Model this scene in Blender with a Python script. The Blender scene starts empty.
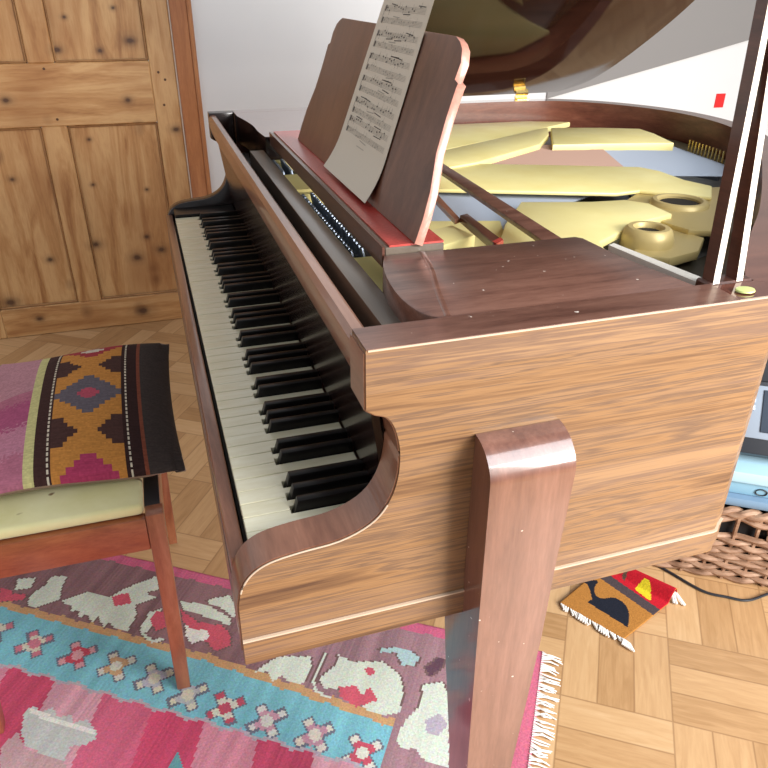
import bpy, bmesh, math, random
from math import sin, cos, pi, radians, sqrt
from mathutils import Vector, Matrix
random.seed(7)
sc = bpy.context.scene
COL = sc.collection

# ------------------------------------------------------------------ camera
cd = bpy.data.cameras.new('camera'); cam = bpy.data.objects.new('camera', cd); COL.objects.link(cam)
az, th, ro, F = radians(17.77626), radians(29.00322), radians(0.36969), 722.0
fw = Vector((sin(az)*cos(th), cos(az)*cos(th), -sin(th))); rt = Vector((cos(az), -sin(az), 0)); up = rt.cross(fw)
r2 = rt*cos(ro)+up*sin(ro); u2 = -rt*sin(ro)+up*cos(ro)
M = Matrix((r2, u2, -fw)).transposed().to_4x4(); M.translation = Vector((-0.04332, -0.57477, 1.23622))
cam.matrix_world = M
cd.sensor_width = 36; cd.sensor_height = 36; cd.sensor_fit = 'HORIZONTAL'; cd.lens = F/768*36
cd.clip_start = .02
sc.camera = cam

# ------------------------------------------------------------------ world, lights, exposure
w = bpy.data.worlds.new('world'); sc.world = w; w.use_nodes = True
w.node_tree.nodes['Background'].inputs[0].default_value = (.93, .96, 1, 1)
w.node_tree.nodes['Background'].inputs[1].default_value = .30
def area(name, loc, tgt, sx, sy, power, col):
    l = bpy.data.lights.new(name, 'AREA'); l.shape = 'RECTANGLE'; l.size = sx; l.size_y = sy; l.energy = power; l.color = col
    o = bpy.data.objects.new(name, l); COL.objects.link(o); o.location = loc
    o.rotation_euler = (Vector(tgt)-Vector(loc)).to_track_quat('-Z', 'Y').to_euler(); return o
area('window_light', (1.95, -1.85, 1.55), (.35, .7, .6), 1.5, 1.3, 108, (1, .97, .93))
area('highlight_fill_light', (1.55, -1.55, 2.75), (.3, .2, .8), 1.5, 1.5, 40, (.88, .94, 1))  # added overhead area light, gives the leg cap its highlight
sc.view_settings.view_transform = 'Standard'; sc.view_settings.look = 'None'
sc.view_settings.exposure = 0.6; sc.view_settings.gamma = 1; sc.view_settings.use_curve_mapping = False

# ------------------------------------------------------------------ materials
def mat(name, col, rough=.5, metal=0, coat=0, spec=.5, coat_r=.1):
    m = bpy.data.materials.new(name); m.use_nodes = True; b = m.node_tree.nodes['Principled BSDF']
    b.inputs['Base Color'].default_value = (*col, 1); b.inputs['Roughness'].default_value = rough
    b.inputs['Metallic'].default_value = metal; b.inputs['Coat Weight'].default_value = coat
    b.inputs['Coat Roughness'].default_value = coat_r; b.inputs['Specular IOR Level'].default_value = spec
    return m
class NG:
    def __init__(s, m): s.t = m.node_tree; s.b = s.t.nodes['Principled BSDF']
    def n(s, typ, **k):
        x = s.t.nodes.new(typ)
        for a, v in k.items(): setattr(x, a, v)
        return x
    def l(s, a, b): s.t.links.new(a, b)
    def math(s, op, a, b=None, c=None):
        x = s.n('ShaderNodeMath', operation=op)
        for i, v in enumerate((a, b, c)):
            if v is None: continue
            if isinstance(v, (int, float)): x.inputs[i].default_value = v
            else: s.l(v, x.inputs[i])
        return x.outputs[0]
    def ramp(s, fac, stops, interp='LINEAR'):
        x = s.n('ShaderNodeValToRGB'); x.color_ramp.interpolation = interp
        e = x.color_ramp.elements
        while len(e) < len(stops): e.new(.5)
        for i, (p, c) in enumerate(stops): e[i].position = p; e[i].color = (*c, 1)
        s.l(fac, x.inputs[0]); return x.outputs[0]
    def mix(s, f, a, b, mode='MIX'):
        x = s.n('ShaderNodeMix', data_type='RGBA', blend_type=mode)
        if isinstance(f, (int, float)): x.inputs[0].default_value = f
        else: s.l(f, x.inputs[0])
        for i, v in ((6, a), (7, b)):
            if isinstance(v, tuple): x.inputs[i].default_value = (*v, 1)
            else: s.l(v, x.inputs[i])
        return x.outputs[2]
    def coords(s, scale=(1, 1, 1), rot=(0, 0, 0), loc=(0, 0, 0)):
        c = s.n('ShaderNodeTexCoord'); mp = s.n('ShaderNodeMapping')
        mp.inputs['Scale'].default_value = scale; mp.inputs['Rotation'].default_value = rot; mp.inputs['Location'].default_value = loc
        s.l(c.outputs['Object'], mp.inputs[0]); return mp.outputs[0]
    def noise(s, v, scale, detail=4, rough=.55, dist=0):
        x = s.n('ShaderNodeTexNoise'); x.inputs['Scale'].default_value = scale; x.inputs['Detail'].default_value = detail
        x.inputs['Roughness'].default_value = rough; x.inputs['Distortion'].default_value = dist
        s.l(v, x.inputs['Vector']); return x.outputs[0]
    def bump(s, h, st, dist=.002):
        x = s.n('ShaderNodeBump'); x.inputs['Strength'].default_value = st; x.inputs['Distance'].default_value = dist
        s.l(h, x.inputs['Height']); s.l(x.outputs[0], s.b.inputs['Normal'])

def wood(name, stops, stretch, rough=.35, coat=0, fine=.35, rot=(0, 0, 0), scale=7, coat_r=.12, spec=.5, wear=False):
    """banded veneer: long soft bands plus fine fibre along the low-scale axis"""
    m = mat(name, stops[0][1], rough, 0, coat, spec, coat_r); g = NG(m)
    v = g.coords(stretch, rot)
    a = g.noise(v, scale, 5, .6, .6)
    v2 = g.coords(tuple(k*(7 if k > .5 else 2) for k in stretch), rot)
    f = g.noise(v2, scale*1.3, 4, .7)
    h = g.math('MULTIPLY_ADD', g.math('SUBTRACT', f, .5), fine, a)
    c = g.ramp(h, stops)
    if wear:
        wn = g.noise(g.coords((1, 1, 1)), 95, 2, .5)
        k = g.ramp(wn, [(.735, (0, 0, 0)), (.76, (1, 1, 1))])
        c = g.mix(k, c, (.75, .66, .58))
    g.l(c, g.b.inputs['Base Color']); g.bump(f, .06, .0006)
    return m
SIDE = wood('veneer_side', [(.35, (.085, .040, .022)), (.42, (.19, .097, .044)), (.465, (.29, .155, .066)), (.50, (.135, .076, .048)), (.535, (.29, .16, .074)), (.59, (.17, .097, .064)), (.66, (.32, .185, .092))], (.5, 1, 9), .42, .2, .30, rot=(0, radians(-3), 0), scale=2.6, coat_r=.3)
TOPW = wood('veneer_top', [(.3, (.085, .034, .024)), (.5, (.15, .066, .046)), (.7, (.21, .10, .07))], (1.2, 9, 9), .36, .5, .5, scale=4, coat_r=.2, wear=True)
DARKW = wood('dark_mahogany', [(.3, (.055, .020, .013)), (.55, (.10, .036, .022)), (.75, (.15, .055, .033))], (9, 1, 9), .32, .5, .4, scale=3, coat_r=.14)
NOSE = wood('rail_mahogany', [(.3, (.16, .062, .035)), (.55, (.26, .11, .065)), (.75, (.34, .16, .10))], (9, 1, 9), .3, .6, .4, scale=3, coat_r=.12)
LEGW = wood('leg_mahogany', [(.3, (.12, .048, .033)), (.55, (.19, .082, .056)), (.75, (.25, .115, .082))], (9, 9, 1), .30, 1, .5, scale=3, coat_r=.10, wear=True)
DESKW = wood('desk_mahogany', [(.3, (.085, .033, .018)), (.55, (.14, .058, .033)), (.75, (.18, .08, .047))], (9, 9, 1.4), .45, .3, .4, scale=3, coat_r=.3)
DESKE = wood('desk_edge_lit', [(.3, (.42, .16, .11)), (.6, (.58, .28, .21))], (3, 3, 3), .4, .3, .4)  # light on the desk edges is put into this paler colour
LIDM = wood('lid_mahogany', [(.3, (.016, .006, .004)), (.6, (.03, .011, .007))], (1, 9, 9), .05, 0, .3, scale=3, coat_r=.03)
RIMIN = wood('rim_inner', [(.3, (.10, .028, .018)), (.55, (.17, .055, .033)), (.75, (.24, .085, .05))], (1.5, 1.5, 7), .3, .5, .5, scale=4, coat_r=.15)
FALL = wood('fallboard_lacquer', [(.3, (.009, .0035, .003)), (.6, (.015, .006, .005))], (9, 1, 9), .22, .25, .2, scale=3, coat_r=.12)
CHAIRW = wood('cherry_chair', [(.3, (.22, .055, .018)), (.55, (.32, .095, .034)), (.75, (.42, .14, .052))], (2, 9, 9), .33, .5, .4, scale=4, coat_r=.2)
CHAIRL = wood('cherry_leg', [(.3, (.21, .060, .026)), (.55, (.30, .10, .045)), (.75, (.38, .14, .07))], (9, 9, 1.5), .35, .5, .4, scale=4, coat_r=.2)
PINE_S = dict(rough=.4, coat=.35, fine=.25, scale=2.5, coat_r=.25)
def pine(name, stretch):
    m = mat(name, (.6, .35, .15), .42, 0, .3, coat_r=.3); g = NG(m)
    v = g.coords(stretch); a = g.noise(v, 2.4, 4, .55, 1.2)
    f = g.noise(g.coords(tuple(k*6 for k in stretch)), 4, 3, .6)
    h = g.math('MULTIPLY_ADD', g.math('SUBTRACT', f, .5), .22, a)
    c = g.ramp(h, [(.3, (.32, .14, .045)), (.45, (.48, .25, .095)), (.6, (.60, .36, .16)), (.75, (.50, .26, .10))])
    vo = g.n('ShaderNodeTexVoronoi'); vo.inputs['Scale'].default_value = 6.5; g.l(g.coords((1, 1, .8)), vo.inputs['Vector'])
    d = vo.outputs['Distance']
    wob = g.math('MULTIPLY_ADD', g.noise(g.coords(), 30, 2), .03, d)
    k = g.ramp(wob, [(.07, (1, 1, 1)), (.12, (.5, .5, .5)), (.23, (0, 0, 0))])
    c = g.mix(k, c, (.10, .035, .012))
    st = g.ramp(g.noise(g.coords((1, 1, .8)), 2.2, 3), [(.46, (0, 0, 0)), (.68, (.75, .75, .75))])
    c = g.mix(st, c, (.30, .12, .035))
    sp_ = g.n('ShaderNodeSeparateXYZ'); g.l(g.coords(), sp_.inputs[0])
    wz = g.math('MULTIPLY_ADD', g.noise(g.coords(), 45, 2), .8, -.4); tot = None
    for kx, kz, kr in KNOT:
        dx = g.math('DIVIDE', g.math('SUBTRACT', sp_.outputs[0], kx), kr); dz = g.math('DIVIDE', g.math('SUBTRACT', sp_.outputs[2], kz), kr*(.8 if kr < .012 else .7))
        d_ = g.math('ADD', g.math('SQRT', g.math('ADD', g.math('MULTIPLY', dx, dx), g.math('MULTIPLY', dz, dz))), wz)
        tot = d_ if tot is None else g.math('MINIMUM', tot, d_)
    c = g.mix(g.ramp(g.math('MULTIPLY', tot, .25), [(.12, (.92, .92, .92)), (.26, (.55, .55, .55)), (.5, (.18, .18, .18)), (.9, (0, 0, 0))]), c, (.055, .018, .008))
    g.l(c, g.b.inputs['Base Color']); return m
KNOT = [(-0.046, 1.057, 0.016), (-0.15, 1.027, 0.009), (-0.288, 1.032, 0.012), (-0.083, 0.865, 0.01), (0.071, 0.758, 0.012), (-0.284, 0.344, 0.014), (-0.092, 0.358, 0.009), (-0.043, 0.3, 0.014), (-0.142, 0.277, 0.016), (-0.239, 0.734, 0.006), (-0.254, 0.572, 0.006), (-0.065, 0.541, 0.006), (-0.152, 0.055, 0.02), (-0.631, 0.143, 0.02), (-0.246, 1.132, 0.006), (-0.085, 1.159, 0.006), (-0.482, 0.878, 0.012), (-0.542, 0.069, 0.012), (-0.523, 0.609, 0.008), (-0.458, 0.3, 0.01)]
PINEV = pine('pine_upright', (7, 7, .9)); PINEH = pine('pine_across', (.9, 7, 7))
MOULDW = wood('moulding_pine', [(.3, (.22, .10, .035)), (.7, (.40, .21, .08))], (3, 3, 3), .45, .3, .4, scale=3)
FRAMEW = wood('frame_pine', [(.3, (.30, .10, .03)), (.55, (.42, .16, .055)), (.75, (.52, .22, .08))], (9, 9, 1), .4, .4, .4, scale=3)
IVORY = mat('ivory', (.80, .77, .62), .25, 0, .3)
g = NG(IVORY); g.l(g.ramp(g.noise(g.coords((3, 20, 3)), 6), [(.3, (.76, .70, .48)), (.7, (.86, .82, .63))]), g.b.inputs['Base Color'])
EBONY = mat('ebony', (.006, .005, .005), .28, 0, 0, .28)
BLACKF = mat('matte_black', (.006, .005, .005), .9)
REDF = mat('red_felt', (.50, .045, .032), .5, 0, .9, coat_r=.22)
g = NG(REDF); g.l(g.ramp(g.noise(g.coords(), 300, 2), [(.3, (.44, .035, .025)), (.7, (.56, .06, .045))]), g.b.inputs['Base Color'])
SHELFB = wood('shelf_brown', [(.3, (.10, .075, .055)), (.7, (.155, .12, .09))], (9, 1, 9), .33, .6, .3, scale=3, coat_r=.2)
GOLD = mat('gold_paint', (.85, .74, .36), .45, .05)
g = NG(GOLD); g.l(g.ramp(g.noise(g.coords(), 12, 4), [(.3, (.90, .76, .30)), (.7, (.96, .85, .40))]), g.b.inputs['Base Color'])
GOLDD = mat('gold_paint_dusty', (.60, .46, .19), .42, .2)
BRASS = mat('brass', (.75, .55, .2), .25, 1)
STEEL = mat('steel', (.42, .46, .53), .4, .5)
PINM = mat('tuning_pin_steel', (.22, .26, .33), .3, .9)
COPPER = mat('copper_wire', (.46, .29, .22), .5, .3)
SOUND = wood('soundboard', [(.3, (.22, .23, .23)), (.6, (.32, .33, .33))], (1, 9, 9), .4, .3, .3)  # grey base colour stands in for reflections on the board
BRIDGE = mat('bridge_wood', (.09, .10, .12), .5)
DARKIN = mat('dark_recess', (.02, .015, .010), .8)
PALEEDGE = mat('worn_edge', (.60, .46, .34), .35, 0, .3)
PALE2 = mat('bare_wood_edge', (.82, .78, .70), .4)
PAPER = mat('paper', (.66, .60, .50), .8)
INK = mat('ink', (.10, .09, .08), .8); INKG = mat('ink_thin', (.40, .365, .31), .8)
WALLM = mat('wall_paint', (.84, .85, .86), .75)
g = NG(WALLM); nz = g.noise(g.coords(), 3, 3); g.l(g.ramp(nz, [(.3, (.76, .77, .78)), (.7, (.80, .805, .81))]), g.b.inputs['Base Color'])
GREYP = mat('panel_grey', (.27, .26, .255), .8)
SEATM = mat('seat_velvet', (.78, .74, .40), .85); g = NG(SEATM)
SEATM.node_tree.nodes['Principled BSDF'].inputs['Sheen Weight'].default_value = .5
c_ = g.ramp(g.noise(g.coords(), 9, 5), [(.3, (.66, .62, .27)), (.7, (.80, .77, .45))])
k_ = g.ramp(g.noise(g.coords((1, 1, 1), loc=(3, 1, 0)), 26, 1), [(.74, (0, 0, 0)), (.78, (1, 1, 1))])
g.l(g.mix(k_, c_, (.22, .13, .03)), g.b.inputs['Base Color'])
def weave(name, sx, sy, rough=.9, amp=.25):
    m = mat(name, (.5, .5, .5), rough); g = NG(m); a = g.n('ShaderNodeAttribute', attribute_name='Col')
    nz = g.noise(g.coords((sx, sy, 1)), 1, 2, .6)
    k = g.ramp(nz, [(.3, (1-amp,)*3), (.7, (1+0*amp,)*3)])
    g.l(g.mix(1.0, a.outputs['Color'], k, 'MULTIPLY'), g.b.inputs['Base Color'])
    g.bump(nz, .5, .002); m.node_tree.nodes['Principled BSDF'].inputs['Specular IOR Level'].default_value = .15
    return m
RUGM = weave('kilim_rug', 260, 260); CUSHM = weave('kilim_cushion', 60, 600); MATM = weave('small_rug', 400, 400)
FRINGE = mat('cotton_fringe', (.80, .78, .74), .9)
WICK = mat('willow', (.33, .20, .14), .6); g = NG(WICK)
g.l(g.ramp(g.noise(g.coords((1, 1, 3)), 22, 4), [(.3, (.17, .085, .045)), (.5, (.32, .18, .11)), (.7, (.46, .30, .20))]), g.b.inputs['Base Color'])
BLKP = mat('black_plastic', (.02, .022, .028), .35); NAVY = mat('navy_panel', (.035, .05, .075), .4)
SILVER = mat('silver_plastic', (.34, .40, .48), .35, .3)
LBLUE = mat('pale_blue_plastic', (.42, .66, .80), .45); MBLUE = mat('mid_blue_cloth', (.16, .26, .38), .8)
REDP = mat('red_tag', (.75, .02, .02), .5); LIME = mat('lime_disc', (.62, .70, .25), .4)
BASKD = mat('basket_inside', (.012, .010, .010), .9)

# parquet: blocks of three boards, alternate blocks turned; laid at 34 degrees to the wall
FLOORM = mat('parquet', (.6, .38, .2), .33, 0, .35, coat_r=.22); g = NG(FLOORM)
S = .212; A34 = radians(-34)
tc = g.n('ShaderNodeTexCoord'); mp = g.n('ShaderNodeMapping', vector_type='POINT')
ox, oy = .882, .287
rx = ox*cos(-A34)-oy*sin(-A34); ry = ox*sin(-A34)+oy*cos(-A34)
mp.inputs['Rotation'].default_value = (0, 0, -A34); mp.inputs['Scale'].default_value = (1/S, 1/S, 1)
mp.inputs['Location'].default_value = (-rx/S+20, -ry/S+20, 0)
g.l(tc.outputs['Object'], mp.inputs[0]); sp = g.n('ShaderNodeSeparateXYZ'); g.l(mp.outputs[0], sp.inputs[0])
X, Y = sp.outputs[0], sp.outputs[1]
ix, iy = g.math('FLOOR', X), g.math('FLOOR', Y); fx, fy = g.math('FRACT', X), g.math('FRACT', Y)
par = g.math('MODULO', g.math('ADD', ix, iy), 2.0)
def sel(a, b): return g.math('ADD', g.math('MULTIPLY', a, par), g.math('MULTIPLY', b, g.math('SUBTRACT', 1.0, par)))
acr = sel(fy, fx); alo = sel(fx, fy)
pk = g.math('FLOOR', g.math('MULTIPLY', acr, 3.0)); pf = g.math('FRACT', g.math('MULTIPLY', acr, 3.0))
cv = g.n('ShaderNodeCombineXYZ'); g.l(ix, cv.inputs[0]); g.l(iy, cv.inputs[1]); g.l(pk, cv.inputs[2])
wn = g.n('ShaderNodeTexWhiteNoise', noise_dimensions='3D'); g.l(cv.outputs[0], wn.inputs['Vector'])
gv = g.n('ShaderNodeCombineXYZ')
g.l(g.math('MULTIPLY', g.math('ADD', acr, g.math('MULTIPLY', ix, 3.7)), 16.0), gv.inputs[0])
g.l(g.math('MULTIPLY', g.math('ADD', alo, g.math('MULTIPLY', iy, 2.3)), 1.6), gv.inputs[1]); g.l(g.math('MULTIPLY', wn.outputs[0], 9.0), gv.inputs[2])
gr = g.noise(gv.outputs[0], 1.4, 5, .6, .6)
hh = g.math('ADD', g.math('MULTIPLY', gr, .6), g.math('MULTIPLY', wn.outputs[0], .4))
c_ = g.ramp(hh, [(.2, (.38, .21, .09)), (.42, (.50, .295, .14)), (.6, (.58, .36, .18)), (.85, (.67, .45, .25))])
e1 = g.math('MINIMUM', pf, g.math('SUBTRACT', 1.0, pf)); e1 = g.math('DIVIDE', e1, 3.0)
e2 = g.math('MINIMUM', alo, g.math('SUBTRACT', 1.0, alo))
ed = g.math('MINIMUM', e1, e2)
gap = g.ramp(ed, [(.004, (1, 1, 1)), (.010, (0, 0, 0))])
g.l(g.mix(g.math('MULTIPLY', gap, .6), c_, (.25, .13, .055)), g.b.inputs['Base Color']); g.bump(gr, .04, .001)

# ------------------------------------------------------------------ mesh helpers
def new(): return bmesh.new()
def bx(bm, x0, x1, y0, y1, z0, z1, bev=0, seg=1, mi=0, rot=None):
    vs = [bm.verts.new((x, y, z)) for x in (x0, x1) for y in (y0, y1) for z in (z0, z1)]
    fs = [(0, 1, 3, 2), (4, 6, 7, 5), (0, 4, 5, 1), (2, 3, 7, 6), (0, 2, 6, 4), (1, 5, 7, 3)]
    F_ = [bm.faces.new([vs[i] for i in f]) for f in fs]
    for f in F_: f.material_index = mi
    if rot is not None:
        c = Vector(((x0+x1)/2, (y0+y1)/2, (z0+z1)/2)); bmesh.ops.rotate(bm, verts=vs, cent=c, matrix=rot)
    if bev: bmesh.ops.bevel(bm, geom=list({e for f in F_ for e in f.edges}), offset=bev, segments=seg, profile=.5, affect='EDGES')
    return bm
def prism(bm, pts, f0, f1, bev=0, seg=2, mi=0):
    """closed outline pts (2D) between maps f0(p) and f1(p)"""
    a = [bm.verts.new(f0(p)) for p in pts]; b = [bm.verts.new(f1(p)) for p in pts]; n = len(pts)
    fs = [bm.faces.new(a), bm.faces.new(b[::-1])]
    for i in range(n): fs.append(bm.faces.new((a[i], b[i], b[(i+1) % n], a[(i+1) % n])))
    for f in fs: f.material_index = mi
    bmesh.ops.recalc_face_normals(bm, faces=fs)
    if bev:
        ed = [e for f in fs[:2] for e in f.edges]
        bmesh.ops.bevel(bm, geom=ed, offset=bev, segments=seg, profile=.5, affect='EDGES')
    return bm
def prz(bm, pts, z0, z1, **k): return prism(bm, pts, lambda p: (p[0], p[1], z0), lambda p: (p[0], p[1], z1), **k)
def pry(bm, pts, y0, y1, **k): return prism(bm, pts, lambda p: (p[0], y0, p[1]), lambda p: (p[0], y1, p[1]), **k)
def tube(bm, pts, r, seg=8, closed=False, mi=0):
    pts = [Vector(p) for p in pts]; n = len(pts); rings = []
    for i, p in enumerate(pts):
        t = (pts[(i+1) % n]-pts[i-1]) if closed else (pts[min(i+1, n-1)]-pts[max(i-1, 0)])
        t.normalize(); ref = Vector((0, 0, 1)) if abs(t.z) < .9 else Vector((1, 0, 0))
        s = t.cross(ref).normalized(); q = s.cross(t); rr = r[i] if isinstance(r, (list, tuple)) else r
        rings.append([bm.verts.new(p+(s*cos(2*pi*k/seg)+q*sin(2*pi*k/seg))*rr) for k in range(seg)])
    m = n if closed else n-1
    for i in range(m):
        A, B = rings[i], rings[(i+1) % n]
        for k in range(seg): f = bm.faces.new((A[k], A[(k+1) % seg], B[(k+1) % seg], B[k])); f.material_index = mi
    if not closed: bm.faces.new(rings[0][::-1]).material_index = mi; bm.faces.new(rings[-1]).material_index = mi
    return bm
def lathe(bm, prof, c, seg=24, mi=0):
    rings = [[bm.verts.new((c[0]+r*cos(2*pi*k/seg), c[1]+r*sin(2*pi*k/seg), z)) for k in range(seg)] for r, z in prof]
    for A, B in zip(rings, rings[1:]):
        for k in range(seg): bm.faces.new((A[k], A[(k+1) % seg], B[(k+1) % seg], B[k])).material_index = mi
    bm.faces.new(rings[0][::-1]).material_index = mi; bm.faces.new(rings[-1]).material_index = mi
    return bm
def obj(name, bm, m, parent=None, smooth=35, **props):
    me = bpy.data.meshes.new(name); bm.normal_update()
    bmesh.ops.triangulate(bm, faces=[f for f in bm.faces if len(f.verts) > 4])
    bmesh.ops.recalc_face_normals(bm, faces=bm.faces)
    bm.to_mesh(me); bm.free()
    for x in (m if isinstance(m, (list, tuple)) else [m]): me.materials.append(x)
    if smooth: 
        me.shade_smooth(); me.set_sharp_from_angle(angle=radians(smooth))
    o = bpy.data.objects.new(name, me); COL.objects.link(o)
    if parent is not None:
        o.parent = parent; o.matrix_parent_inverse = Matrix.Translation(-world_loc(parent))
    for k, v in props.items(): o[k] = v
    return o
LOC = {}
def world_loc(o): return LOC.get(o.name, Vector((0, 0, 0)))
def thing(name, label, cat, loc, group=None):
    o = bpy.data.objects.new(name, None); COL.objects.link(o); o.location = loc; LOC[o.name] = Vector(loc)
    o.empty_display_size = .1; o['label'] = label; o['category'] = cat
    if group: o['group'] = group
    return o
def tag(o, label, cat, group=None, kind=None):
    o['label'] = label; o['category'] = cat
    if group: o['group'] = group
    if kind: o['kind'] = kind
    return o
def struct(name, bm, m, parent=None, **k):
    o = obj(name, bm, m, parent, **k)
    if parent is None: o['kind'] = 'structure'
    return o
def catmull(P, n=6, closed=False):
    out = []; N = len(P)
    for i in range(N if closed else N-1):
        p = [Vector(P[(i+j-1) % N] if closed else P[min(max(i+j-1, 0), N-1)]) for j in range(4)]
        for k in range(n):
            t = k/n; out.append(.5*((2*p[1])+(-p[0]+p[2])*t+(2*p[0]-5*p[1]+4*p[2]-p[3])*t*t+(-p[0]+3*p[1]-3*p[2]+p[3])*t**3))
    if not closed: out.append(Vector(P[-1]))
    return [tuple(v) for v in out]

# ------------------------------------------------------------------ room
WY = 2.33
struct('floor', bx(new(), -2.6, 3.6, -3.0, WY+.12, -.05, 0), FLOORM, smooth=0)
bm = new()
bx(bm, .175, 3.6, WY, WY+.12, 0, 2.5); bx(bm, -2.6, -.88, WY, WY+.12, 0, 2.5); bx(bm, -.88, .175, WY, WY+.12, 1.99, 2.5)
struct('wall_back', bm, WALLM, smooth=0)
struct('wall_left', bx(new(), -2.7, -2.6, -3, WY, 0, 2.5), WALLM, smooth=0)
# door with four recessed panels
bm = new()
D0, D1 = WY+.005, WY+.04
bx(bm, -.785, -.675, D0, D1, .0015, 1.90, .003, mi=0); bx(bm, .008, .094, D0, D1, .0015, 1.90, .003, mi=0)
bx(bm, -.388, -.303, D0, D1, .12, .786, .003, mi=0); bx(bm, -.388, -.303, D0, D1, .993, 1.80, .003, mi=0)
for z0, z1 in ((.786, .993), (.0015, .12), (1.80, 1.90)): bx(bm, -.6745, .0075, D0+.001, D1, z0, z1, .003, mi=1)
door = struct('door_1', bm, [PINEV, PINEH])
for x0, x1 in ((-.675, -.388), (-.303, .008)):
    for z0, z1 in ((.12, .786), (.993, 1.80)):
        bm = new(); bx(bm, x0+.003, x1-.003, D0+.016, D1-.004, z0+.003, z1-.003, 0)
        struct('door_panel', bm, PINEV, door)
bm = new()
for x0, x1, z0, z1 in ((-.675, -.388, .12, .786), (-.303, .008, .12, .786), (-.675, -.388, .993, 1.8), (-.303, .008, .993, 1.8)):
    for a in (x0, x1-.0075): bx(bm, a, a+.0075, D0+.006, D0+.015, z0, z1, .003)
    for b in (z0, z1-.0075): bx(bm, x0, x1, D0+.006, D0+.015, b, b+.0075, .003)
struct('panel_moulding', bm, MOULDW, door)
for k, (x, z) in enumerate(((.035, .955), (.04, .845), (-.34, .975), (-.33, .81), (.055, .93))):
    bm = new(); tube(bm, [(x, D0-.0012, z), (x, D0+.004, z)], .0045, 10); struct('dowel', bm, mat('dowel%d' % k, (.10, .04, .015), .5), door)
bm = new(); bx(bm, .100, .160, WY-.012, WY+.05, 0, 1.99, .004); bx(bm, -.88, -.80, WY-.012, WY+.05, 0, 1.99, .004); bx(bm, -.80, .100, WY-.012, WY+.05, 1.91, 1.99, .004)
bx(bm, .158, .174, WY-.022, WY+.04, 0, 2.0, .005); bx(bm, .0945, .1005, WY+.002, WY+.04, 0, 1.91, .001, mi=1)
struct('trim_1', bm, [FRAMEW, PALE2])
# thin grey panel with slanting lower edge on the white wall, top right
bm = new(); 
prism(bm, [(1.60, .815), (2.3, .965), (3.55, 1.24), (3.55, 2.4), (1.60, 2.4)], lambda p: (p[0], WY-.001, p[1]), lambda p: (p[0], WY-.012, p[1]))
struct('grey_panel', bm, GREYP, smooth=0)
bm = new(); bx(bm, 2.475, 2.525, WY-.003, WY-.0005, .745, .805); 
tag(obj('wall_sticker', bm, REDP, smooth=0), 'small red sticker on the white wall behind the lid prop', 'sticker')

# ------------------------------------------------------------------ piano
YB = 1.33; YT = -.045; ZT = .962
P0 = thing('grand_piano', 'brown mahogany baby grand piano with raised lid and open keyboard', 'piano', (.5, .6, 0))
def part(name, bm, m, parent=None, smooth=35, **k): return obj(name, bm, m, parent or P0, smooth, **k)
prof = catmull([(.110, .903), (.119, .897), (.130, .892), (.138, .878), (.143, .852), (.141, .820), (.131, .792), (.113, .772), (.082, .759), (.042, .755), (.013, .750), (-.005, .740), (-.016, .724), (-.021, .703)], 4)
def cheek(): return [(.110, ZT)]+prof+[(-.022, .622)]
# side panel (treble)
side = cheek()+[(.50, .622), (.50, ZT)]
part('side_panel', pry(new(), side, YT, -.0004), [SIDE])
part('cheek', pry(new(), cheek()+[(.1695, .622), (.1695, ZT)], 1.296, YB, bev=.004), FALL, label='bass end cheek in shadow with curved arm')  # near-black finish carries the shade on the bass cheek
# top cover strips so the arm and block tops carry the darker stain
def ribbon(pts, y0, y1, t=.0012):
    bm = new(); n = len(pts); A = []
    for i, p in enumerate(pts):
        a = Vector(pts[max(i-1, 0)]); b = Vector(pts[min(i+1, n-1)]); d = (b-a).normalized(); nn = Vector((-d.y, d.x))
        if nn.x > 0 and i > 5: nn = -nn if nn.y < 0 else nn
        A.append((p, nn))
    rows = []
    for (p, nn) in A:
        # outward = away from the panel's solid (towards the keyboard hollow)
        o = Vector(p)+nn*t; i_ = Vector(p)-nn*t
        rows.append([bm.verts.new((o.x, y0, o.y)), bm.verts.new((o.x, y1, o.y)), bm.verts.new((i_.x, y1, i_.y)), bm.verts.new((i_.x, y0, i_.y))])
    for a, b in zip(rows, rows[1:]):
        for k in range(4): bm.faces.new((a[k], a[(k+1) % 4], b[(k+1) % 4], b[k]))
    bm.faces.new(rows[0]); bm.faces.new(rows[-1][::-1]); return bm
part('arm_facing', ribbon([(.110, ZT-.003)]+prof+[(-.022, .64)], YT+.002, .0012, .0016), NOSE)
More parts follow.
